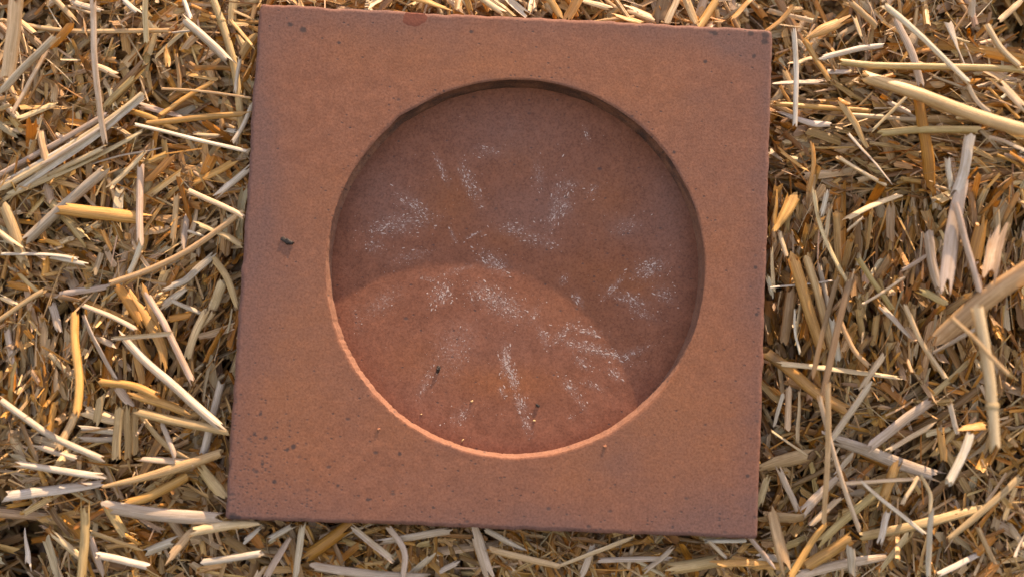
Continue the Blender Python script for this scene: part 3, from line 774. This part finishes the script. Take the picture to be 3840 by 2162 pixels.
# crop | points | width px | kind t(ube) s(plit) l(eaf) | tint | level mm (from>to)
TRACE = """A|110,-30 75,590|95|t|c|46>34
A|700,-20 715,450 745,800 785,1075|45|s|p|44>26
A|-10,140 170,175 420,215 700,235 1290,243|38|t|s|22>17
A|1290,235 1520,235|18|s|w|17
A|1100,-20 1105,320|40|t|c|28>20
A|920,-10 1070,110|45|s|w|22
A|560,20 760,70|50|l|k|18
A|400,-20 540,130|45|l|s|24
A|1400,160 1560,300 1740,470|65|s|k|23
A|1600,-20 1690,230 1760,480 1800,720 1840,1000|62|t|s|14|n0.27
A|-20,1440 400,1180 900,830 1060,700|55|s|c|24
A|-20,1340 420,1090 800,850|45|s|k|21
A|100,1460 560,1250 880,1080 1080,960|60|l|c|22
A|150,1420 650,1090 1080,730|40|s|w|26
A|1020,940 1250,1000 1500,1065 1870,1145|32|t|w|27
A|890,810 1100,880 1330,990|45|s|g|21
A|1130,930 1500,895 1840,860|45|s|g|24
A|1210,660 1560,690 1905,748|20|t|s|25
A|1235,870 1400,740 1590,610|45|t|g|21
A|1060,790 1380,880|52|l|p|20
A|1900,780 1830,960 1770,1075|35|s|w|25
A|1820,460 1770,690|28|s|w|22
A|1660,1450 1880,1260|60|s|w|21
A|790,1275 600,1450 210,1800|75|s|k|26
A|1050,1240 1055,1460 1075,1830|50|s|p|25
A|1260,360 1270,500|50|l|g|15
A|770,770 1080,490|60|s|b|15
A|780,800 990,610|55|s|y|17
A|440,290 200,480 0,680|50|t|k|38
A|340,380 210,640 110,860|38|t|c|36
A|170,900 390,770|58|s|c|21
A|430,650 390,770|45|s|c|22
A|310,880 260,1080|55|s|c|21
A|730,490 900,570|60|s|c|20
A|660,1250 900,1180 1200,1110|30|l|k|19
A|820,1420 930,1320 1090,1150|40|l|c|21
A|1450,1370 1780,1230|60|l|g|18
A|1700,970 1800,1000|45|l|w|21
A|1470,1010 1660,1025|28|l|c|21
A|1740,150 1930,370|30|l|g|22
A|1380,-20 1450,150|35|s|w|22
A|1425,1440 1730,1575 1840,1640|42|t|c|28
B|510,120 780,150 1040,180|108|s|g|25
B|370,60 520,220 640,385|72|s|y|21
B|440,390 540,350|50|t|c|19
B|640,290 770,235|50|t|c|19
B|30,110 100,280 180,540|85|t|s|25
B|0,290 130,410|45|s|c|29
B|0,465 380,470 590,500|30|l|w|27
B|370,490 650,545|30|l|w|27
B|1080,380 1030,490 960,610|50|t|w|23
B|840,690 1200,550 1500,380 1830,140|45|t|s|27
B|450,780 800,710|50|l|k|21
B|1500,240 1680,310 1825,400|50|l|s|27
B|1290,710 1400,660 1500,560 1600,480|56|l|k|22
B|1220,870 1400,720|58|l|k|21
B|1430,295 1530,330|22|l|w|21
B|1340,30 1290,380|45|s|s|19
B|1400,160 1400,420|45|l|k|17
B|620,855 860,950 1040,1030|38|t|p|29
B|565,900 565,1150 600,1440 580,1660|58|s|g|30>44
B|610,930 700,1110 890,1420|55|l|k|25
B|880,710 960,830 1060,990|75|l|o|25
B|980,780 1110,960 1220,1170 1240,1330|68|l|g|21
B|1115,770 1250,1010 1430,1400|48|s|p|27
B|840,1105 1310,1065|35|s|c|30
B|940,1130 1090,1290 1290,1460 1450,1600 1650,1760|65|s|k|28
B|1690,690 1600,870|75|t|c|18
B|1560,900 1480,1060 1405,1250|60|t|c|20
B|1610,500 1720,660 1790,850|52|l|s|22
B|330,760 590,820|40|l|b|23
B|0,970 180,840 330,740|45|t|s|27
B|0,790 120,850|40|s|c|25
B|1270,960 1430,920|55|l|o|21
B|1320,820 1500,910|35|l|k|21
B|750,1100 850,1160|45|l|p|21
B|750,1440 1000,1465 1200,1540|58|s|g|30
B|1000,1520 1380,1640|68|s|g|24
B|870,230 900,380|58|l|o|17
B|330,1000 330,1280|60|t|s|21|n0.8
B|400,1080 390,1250|50|t|s|19
B|400,1240 540,1420|45|s|c|21
B|380,830 460,1050|55|l|k|21
C|0,110 200,250 400,380 780,570|48|s|k|29
C|280,470 590,560|45|s|k|23
C|120,600 450,640 790,690|50|s|w|29
C|40,840 400,800 760,750|78|l|w|21
C|760,780 1100,710 1450,600 1720,510|78|t|s|31
C|970,900 1150,830 1400,700|72|s|g|23
C|840,930 1200,990 1700,1020|98|l|k|25
C|1450,1110 1700,1070 1960,1045|76|s|c|26
C|1290,1300 1440,1110|60|l|s|23
C|1090,1270 1310,1180|65|s|w|21
C|1530,1350 1980,1270|50|t|w|27
C|760,1280 1100,1390|52|t|w|25
C|640,920 630,1200 610,1450|65|s|y|27
C|410,1130 600,1330|50|s|c|23
C|160,1130 230,1360|60|l|w|17
C|700,1120 1050,1250|40|l|s|23
C|700,1180 760,1440|45|l|k|23
C|800,920 950,1140|65|l|y|21
C|1020,210 1300,280 1720,350|68|t|s|27
C|1210,320 1340,560|48|s|k|25
C|1040,240 1270,470 1480,600|50|l|s|21
C|1080,560 1460,590|50|l|p|25
C|870,10 990,150|60|l|p|23
C|910,180 870,560|62|t|s|23
C|980,190 960,560|56|s|s|21
C|1030,200 1010,530|50|s|s|19
C|610,330 880,370|50|l|k|19
C|630,410 890,415|40|l|k|19
C|560,210 460,490|62|t|s|21
C|150,290 270,560|50|l|b|21
C|1500,640 1710,840|82|l|s|21
C|1660,-10 1550,540|58|s|w|18
C|620,190 900,280|88|l|c|17
C|760,90 720,300|60|l|s|23
D|315,190 320,500 300,930|48|s|w|38>30
D|360,300 470,490 530,610|48|t|g|25
D|480,450 700,385 950,330|45|l|w|28
D|390,280 500,220 640,160|88|l|g|27
D|980,30 1200,240 1580,640|50|t|w|50
D|1580,640 1660,760 1780,840|45|s|p|50
D|1760,1020 1880,1075 2030,1150|38|l|p|52
D|620,475 900,510 1300,520 2020,520|52|t|y|36>46
D|830,580 1150,690 1600,860 2030,1000|105|t|s|42>62
D|1040,130 1170,400 1240,640|58|l|k|34
D|1240,740 1290,1100 1300,1450|105|l|o|46>24
D|120,790 450,815 870,835|42|t|g|22
D|660,870 1000,885 1250,895|42|s|c|24
D|870,985 1010,850 1150,710|25|l|c|36
D|620,1190 800,1300 960,1400|38|t|c|32
D|690,1020 880,1220 1010,1370|30|l|w|33
D|630,800 740,930 850,1110|55|l|s|29
D|920,1010 1250,985 1690,970|62|t|y|35>42
D|410,1090 430,1250 400,1450|50|l|g|24
D|180,1120 370,1300|50|l|g|20
D|520,530 680,550|45|l|w|20
D|130,630 490,610|50|l|k|18
D|180,840 400,930 540,950|55|l|w|22
D|80,220 180,150 260,60|45|l|g|27
D|1610,1020 1560,1300 1500,1460|78|t|w|52
D|1420,1200 1480,1420|55|t|w|50
D|1850,620 2030,840|78|l|c|54
D|1460,170 1540,460|68|l|w|38
D|1740,180 1830,360 1960,500|58|t|c|45
D|1600,-20 1640,100|55|t|w|45
D|700,20 900,200|45|t|s|27
D|740,120 790,290|60|l|c|23
D|1820,160 2000,0|50|l|s|42
D|160,660 280,790|25|t|g|23
D|630,745 680,800|45|l|o|30
E|340,-10 250,150 150,290|100|l|g|32
E|170,300 220,480|42|t|c|24
E|540,-10 490,170|45|s|w|36
E|430,0 480,250 590,500 700,700|48|l|c|36>30
E|650,210 880,100 1100,10|45|l|c|36
E|690,350 660,600|65|t|s|36>12
E|280,500 370,830 470,1160|98|t|g|31>22
E|370,490 460,800 560,1180|68|t|s|29>20
E|750,500 900,720 1030,880|40|t|y|38
E|960,870 1160,1110|58|l|w|36
E|1100,860 1250,1150 1430,1400|48|t|c|40
E|70,1210 250,1340 450,1510 690,1650|95|t|g|28>24|d0.12
E|210,1295 600,1340 1100,1400|48|l|c|34
E|720,640 640,930 560,1250 480,1540|50|l|b|41
E|620,640 520,1000 400,1400|40|l|b|36
E|1570,-20 1480,300 1420,650|120|l|k|55
E|1500,100 1600,440 1700,750|58|s|k|57
E|2120,540 1700,830 1350,1140|150|t|s|66>40
E|1665,870 1720,1180 1760,1480 1785,1910|92|t|c|66|n0.8
E|1340,1220 1640,1030|40|l|k|48
E|1450,940 1650,1120 1900,1380|35|t|s|72
E|1300,310 1330,560 1370,740|78|t|k|42
E|1700,200 1650,550|125|l|o|38
E|1840,300 1740,600|105|s|c|56
E|620,940 720,1180 830,1310|45|t|s|31
E|150,0 130,250|45|l|g|23
E|110,420 130,740|45|l|c|25
E|80,640 140,790|35|l|w|28
E|250,750 210,1130|85|t|b|22
E|290,880 290,1050 320,1200|30|l|w|27
E|560,960 620,1280|45|l|w|22
E|770,880 790,1090|50|t|s|28>16
E|920,930 860,1150|55|t|s|28>16
E|1240,740 1430,840|60|l|y|42
E|810,1450 960,1210|45|l|c|32
E|680,290 800,190|20|l|c|38
E|780,850 1130,640|22|t|c|40
E|850,150 840,420|35|t|s|36>22
E|1110,590 1280,470|30|l|p|40
E|130,715 640,655|15|l|w|35
E|600,150 610,600|50|t|s|34>14
E|1010,100 1000,360|60|s|p|34>22
E|540,120 520,420|40|l|c|30
F|840,10 700,220 580,410|48|s|k|36
F|580,420 800,490 1090,600 1390,700|92|l|k|30
F|840,470 1100,290 1340,130|82|l|k|32
F|1000,500 1330,290|35|l|c|36
F|460,90 570,500 690,850 785,1110|38|s|p|44>36
F|520,-10 545,500 515,1060|44|l|s|46>38
F|780,730 1000,910 1290,1140|35|l|w|40
F|1300,960 1305,1200 1315,1450|52|l|w|44
F|1240,690 1300,830 1295,960|28|l|c|42
F|1230,700 1080,900|30|t|c|36
F|470,1180 720,960 1000,740|58|l|y|28
F|380,1380 540,1270 700,1140|88|t|g|27
F|240,1450 380,1240 540,1040|52|l|g|36
F|150,970 230,1400|92|l|s|32
F|780,1160 1200,1060 1720,910|68|l|y|32
F|1630,380 1540,550 1430,740|58|t|w|46
F|920,1190 990,950|45|l|w|36
F|680,750 1220,710|30|l|c|32
F|1440,140 1530,370|50|s|w|42
F|1110,1150 960,1400|55|l|c|30
F|340,950 620,710|68|l|k|28
F|180,650 320,960|45|l|k|32
F|140,365 410,545|22|l|c|34
F|0,1190 200,1440|35|l|k|40
F|20,1000 300,1010 380,980|88|l|s|20
F|-10,1290 200,1320|55|l|w|24
F|-10,1360 180,1370|58|l|g|23
F|700,1220 730,1450|65|l|k|34
F|300,1440 600,1370 980,1300|68|l|p|26
F|1690,1290 1340,1430|40|l|w|34
F|2000,690 1720,940 1450,1160|48|l|s|40
F|1930,1290 2030,1170|35|l|w|44
F|1650,1060 1830,1420|50|t|s|32
F|250,20 220,330|48|t|c|24
F|180,60 140,330|28|l|w|26
F|310,40 320,430|46|l|c|23
F|40,620 400,530|105|l|s|19
F|730,530 590,690|60|l|k|27
F|1380,340 1420,580|55|l|g|34
F|1590,320 1740,310|70|l|g|42
G|250,310 340,150|35|l|p|20
G|375,320 410,85|32|l|k|23
G|430,225 610,100|58|s|o|17
G|640,95 830,235|28|s|k|25
G|800,90 875,200 875,320|28|l|k|24
G|770,160 1090,110|35|l|k|20
G|450,265 700,295 1000,325|38|l|k|24
G|1200,110 1270,320|55|l|k|20
G|1270,195 1590,270|30|l|s|24
G|1250,100 1420,200|25|l|k|22
G|1590,280 1920,140|30|l|c|22
G|1770,240 2100,240|24|l|k|19
G|1750,180 1690,320|30|l|k|21
G|2100,280 2320,260|56|s|s|20
G|2310,255 2580,255|35|l|g|26
G|2260,155 2450,157|20|t|w|24
G|2280,155 2370,245|18|l|k|26
G|250,150 360,85|30|l|w|20
G|150,150 210,95|26|l|w|20
G|1040,300 1130,250|25|l|k|22
G|1380,310 1560,200|22|l|s|20
G|900,320 1010,220|32|l|k|18
G|1990,300 2110,180|24|l|k|18
G|520,110 600,260|26|l|b|14
H|600,36 655,-14|30|s|c|22
H|790,-20 960,45|32|l|g|20
H|1040,-15 1062,52|28|l|g|20
H|1080,-20 1210,50|35|t|c|25
H|1225,-10 1310,72|38|s|w|22
H|1345,-10 1330,66|25|l|c|20
H|1415,-15 1482,82|35|l|g|22
H|1565,-10 1510,82|48|s|g|22
H|1570,-10 1690,42|28|l|c|21
H|1800,40 1905,92|48|l|s|20
H|1730,70 1850,104|35|l|g|21
H|1955,-10 1930,108|66|l|b|20
H|2015,-15 1960,112|34|t|c|25
H|2050,-10 2100,112|38|l|s|19
H|2195,-10 2108,122|42|s|g|23
H|2255,95 2355,-10|28|l|g|25
A|-20,1400 450,1140 860,890|42|s|w|23
A|0,1490 500,1250 800,1120|50|s|c|23
A|330,1240 700,1010 1010,770|36|s|k|25
B|1090,720 1130,860 1190,1060|46|l|g|20
B|1010,1110 1040,1280 1080,1450|52|l|g|18
B|1460,1060 1560,960 1620,900|44|s|c|19
B|200,1010 170,1240 150,1440|50|l|s|18
B|60,1050 90,1250 110,1430|52|t|k|20
C|380,640 640,480|40|l|s|20
E|330,820 300,1100|40|l|c|22
E|470,560 540,860|40|s|k|22
E|980,960 1010,1180|48|t|s|28>16
E|1180,860 1170,1060|46|t|c|30>18
F|1040,600 950,870|70|s|g|30
F|60,700 30,920|60|l|c|22
F|620,860 400,1060|44|l|c|26
D|1000,760 1130,860|40|l|k|26
D|520,420 600,520|36|l|s|22
D|260,480 420,430|46|l|c|18"""
KIND = {'t': 'tube', 's': 'split', 'l': 'leaf'}
CNAME = {'w': 'whitish', 'k': 'pale grey', 'c': 'cream', 's': 'tan', 'g': 'golden', 'b': 'brown', 'o': 'orange-brown', 'y': 'yellow-green', 'p': 'pinkish'}
KNAME = {'t': 'stalk', 's': 'split stalk', 'l': 'flat straw'}
ONAME = {'t': 'straw_stalk', 's': 'split_straw', 'l': 'flat_straw'}
SPECIAL = {}


def resample(P, n):
    P = np.asarray(P, float)
    if len(P) == 2:
        t = np.linspace(0, 1, n)[:, None]
        return P[0] * (1 - t) + P[1] * t
    d = np.r_[0, np.cumsum(np.linalg.norm(np.diff(P, axis=0), axis=1))]
    ext = np.vstack([2 * P[0] - P[1], P, 2 * P[-1] - P[-2]])
    out = []
    for s in np.linspace(0, d[-1], n):
        i = min(max(np.searchsorted(d, s, 'right') - 1, 0), len(P) - 2)
        t = (s - d[i]) / (d[i + 1] - d[i])
        p0, p1, p2, p3 = ext[i], ext[i + 1], ext[i + 2], ext[i + 3]
        out.append(0.5 * (2 * p1 + (p2 - p0) * t + (2 * p0 - 5 * p1 + 4 * p2 - p3) * t * t + (3 * p1 - p0 - 3 * p2 + p3) * t ** 3))
    return np.array(out)


def place_words(pm):
    """where a stalk lies, told by the slab and the recess"""
    x, y = pm[0] / S2, pm[1] / S2
    rows = ((150, 'near upper corner'), (330, 'by recess top'), (520, 'by upper recess'), (720, 'by recess middle'), (930, 'by lower recess'),
            (1150, 'by recess bottom'), (1300, 'near lower corner'), (9999, 'below lower corner'))
    row = next(t for lim, t in rows if y < lim)
    if 600 < x < 1930 and y < 120:
        return 'above tile, ' + ('left third' if x < 1040 else 'middle third' if x < 1500 else 'right third')
    if 590 < x < 1900 and y > 1290:
        return 'below tile, ' + ('left quarter' if x < 900 else 'left of centre' if x < 1230 else 'right of centre' if x < 1560 else 'right quarter')
    if x < 700:
        far = 'beside tile left' if x > 470 else 'left of tile' if x > 230 else 'far left'
    else:
        far = 'beside tile right' if x < 2060 else 'right of tile' if x < 2330 else 'far right'
    return far + ' ' + row


made = []
for ln in TRACE.strip().split('\n'):
    f = ln.split('|')
    cx0, cy0, sc = CROP[f[0]]
    zs = [float(v) / 1000 for v in f[4 + 1].split('>')]
    pts = [tuple(map(float, q.split(','))) for q in f[1].split()]
    z0, z1 = zs[0], zs[-1]
    zz = np.linspace(z0, z1, len(pts))
    # a stalk lies on the straw, not in it
    W3 = [at(cx0 + px / sc, cy0 + py / sc, z) for (px, py), z in zip(pts, zz)]
    wpx = float(f[2]) / sc
    made.append([f, pts, np.array(W3), wpx * (CL[2] - zz.mean()) / FPX, (cx0, cy0, sc)])

labels_used = {}
for (f, pts, W3, width, crp) in made:
    kd = f[3]
    n = 12 if len(pts) > 2 else 9
    P = resample(W3, n)
    L = np.linalg.norm(np.diff(P, axis=0), axis=1).sum()
    t = np.linspace(0, 1, n)
    # slight natural waver
    dirv = nrm(P[-1] - P[0]); sidev = np.array([-dirv[1], dirv[0], 0])
    P = P + sidev * (0.006 * L * rng.normal() * np.sin(math.pi * t) + 0.0003 * fbm(t * 3, t * 0 + rng.random() * 99, 301, 2))[:, None]
    P[:, 2] += 0.0006 * fbm(t * 2.5, t * 0 + rng.random() * 99, 303, 2) + rng.uniform(-0.0025, 0.0025) * (t - 0.5) * 2
    hw = width * 0.50
    # keep clear of the slab: it lies beside, not inside
    sd = slab_sdf(P[:, 0], P[:, 1])
    inside = (sd < 0.0008) & (P[:, 2] < T + 0.0012 + hw * 0.6)
    if inside.any():
        keep = ~inside
        if keep.sum() >= 4:
            i0, i1 = np.where(keep)[0][[0, -1]]
            P = resample(P[i0:i1 + 1], n)
        else:
            P[:, 2] = np.minimum(P[:, 2], -0.001 - hw)
    # beside the tile nothing stands above its face
    near = slab_sdf(P[:, 0], P[:, 1]).min()
    if near < 0.012:
        P[:, 2] -= max(0.0, (P[:, 2].max() + hw - T + 0.001)) * (1 - max(near, 0) / 0.012) ** 0.5
    R = np.full(n, hw)
    if kd == 'l':
        R = R * (0.97 + 0.03 * np.sin(math.pi * t)) * (1 - 0.28 * np.clip((t - 0.75) / 0.25, 0, 1) * rng.random())
    if f[0] == 'D' and f[1].startswith('390,280'):
        R = hw * np.interp(t, [0, .15, .4, .8, 1], [.25, .55, 1, 1, .8])
    if f[0] == 'E' and f[1].startswith('340,-10'):
        R = hw * np.interp(t, [0, .5, .85, 1], [1.1, .85, .45, .35])
    if f[0] == 'C' and f[1].startswith('1450,1110'):
        R = hw * np.interp(t, [0, .3, .8, 1], [.9, 1, .8, .3])
    if f[0] == 'C' and f[1].startswith('760,780'):
        R = hw * np.interp(t, [0, .2, .6, 1], [.35, .6, 1, .9])
    R = R * (1 + 0.012 * rng.normal(0, 1, n))
    tint = np.array(TINT[f[4]]) * rng.uniform(0.82, 1.06) * rng.uniform(0.96, 1.04, 3)
    roll = np.array([rng.normal(0, 0.30)])
    if kd == 's' and rng.random() < 0.25:
        roll += math.pi
    tw = np.array([rng.normal(0, 0.5 if kd == 'l' else 0.2)])
    # pale and golden stalks seen glinting in the photo are turned towards the low sun
    sun_side = np.cross(np.append(nrm((P[-1] - P[0])[:2]), 0), [0, 0, 1.0])
    to_sun = np.array([math.cos(SUN_AZ), math.sin(SUN_AZ), 0])
    if f[4] in 'gcwp' and rng.random() < 0.6:
        roll = np.array([(-0.55 if sun_side @ to_sun > 0 else 0.55) + rng.normal(0, 0.12)])
    org = np.array([P[:, 0].mean(), P[:, 1].mean(), P[:, 2].min() - hw])
    v, fa, su, tc = straw_batch((P - org)[None], R[None], KIND[kd], roll, tw, tint[None], jag=0.5 if kd == 't' else 1.0,
                                m={'t': 12, 's': 8, 'l': 6}[kd], thick=0.16 if kd != 't' else 0)
    if len(f) > 6 and f[6][0] == 'd':            # dark rotten band at one end
        tt = np.repeat(t, 12)
        tc[:, :3] *= (1 - 0.75 * np.exp(-((tt - float(f[6][1:])) / 0.07) ** 2))[:, None]
    o = mesh_obj(ONAME[kd], v, fa, M_STRAW, smooth=(kd == 't'), attrs={'suv': ('FLOAT_VECTOR', su), 'tint': ('FLOAT_COLOR', tc)})
    o.location = org
    if len(f) > 6 and f[6][0] == 'n':            # swollen joint
        tn = float(f[6][1:])
        i = int(tn * (n - 1))
        ax = nrm(P[i + 1] - P[i])
        Pn = np.array([P[i] - org + ax * s * hw for s in (-0.55, -0.3, 0.0, 0.3, 0.55)])
        Rn = hw * np.array([1.03, 1.16, 1.22, 1.15, 1.03])
        v2, f2, s2, t2 = straw_batch(Pn[None], Rn[None], 'tube', roll, tw * 0, (tint * np.array([0.85, 0.8, 0.7]))[None], jag=0.0, m=12)
        mesh_obj('joint_ring', v2, f2, M_STRAW, o, attrs={'suv': ('FLOAT_VECTOR', s2), 'tint': ('FLOAT_COLOR', t2)})
    # words that single it out
    a = to_px(P[0]); b_ = to_px(P[-1])
    dx, dy = b_[0] - a[0], b_[1] - a[1]
    if dx < 0: dx, dy = -dx, -dy
    sl_ = math.degrees(math.atan2(dy, dx + 1e-9))
    slant = 'lying level' if abs(sl_) < 14 else 'upright' if abs(sl_) > 72 else 'falling rightward' if sl_ > 0 else 'rising rightward'
    ln_ = 'short' if L < 0.014 else 'long' if L > 0.042 else ''
    wd = 'thin' if width < 0.0022 else 'broad' if width > 0.0042 else ''
    words = ' '.join(x for x in (ln_, wd, CNAME[f[4]], KNAME[kd], slant, place_words((a + b_) / 2)) if x)
    labels_used.setdefault(words, []).append((o, (a + b_) / 2))
    tag(o, words, 'straw', 'straw stalks lying loose on top')
for words, lst in labels_used.items():
    if len(lst) > 1:                              # two alike: say which lies higher in the picture
        lst.sort(key=lambda q: q[1][1])
        names = ['upper one', 'lower one'] if len(lst) == 2 else ['uppermost', 'middle one', 'lowest'][:len(lst)] if len(lst) == 3 else ['%s down' % k for k in ('first', 'second', 'third', 'fourth', 'fifth')]
        for (o, _), nm in zip(lst, names):
            o['label'] = words + ', ' + nm
# crumbs of straw on the recess floor
for (x, y, lx, ly, a, lab) in ((972, 1030, 1.5, 1.1, .4, 'cream straw crumb near the black husks on the recess floor'),
                               (1372, 1152, 1.6, .9, .2, 'pale straw crumb just below the smaller black husk'),
                               (912, 1280, 2.6, .7, .9, 'thin golden straw sliver near the bottom of the recess'),
                               (648, 1112, 1.2, .8, .1, 'tiny golden straw crumb at the lower left of the recess')):
    q = c6(x, y)
    m_ = plain_material('straw_crumb', (0.44, 0.31, 0.16), 0.6, 0.2, 1500.0)
    lump('straw_crumb', q[0], q[1], ZF, (lx * .0008, ly * .0008, 0.0005), m_, lab, 'crumb', a, int(x))
for (x, y, lab) in ((375, 1207, 'small orange clay crumb on the tile below left of recess'), (1822, 1315, 'orange clay crumb beside the dark scratch below the recess')):
    q = c6(x, y)
    m_ = plain_material('clay_crumb', (0.33, 0.14, 0.08), 0.9, 0.2, 1500.0)
    lump('clay_crumb', q[0], q[1], TOPZ(*q), (0.0015, 0.0011, 0.0008), m_, lab, 'crumb', 0.3, int(x))

# lay the whole place back to the slope of the bale's face
for o in list(col.objects):
    if o.parent is None and o.type in {'MESH', 'EMPTY'}:
        o.matrix_world = SLOPE @ o.matrix_basis
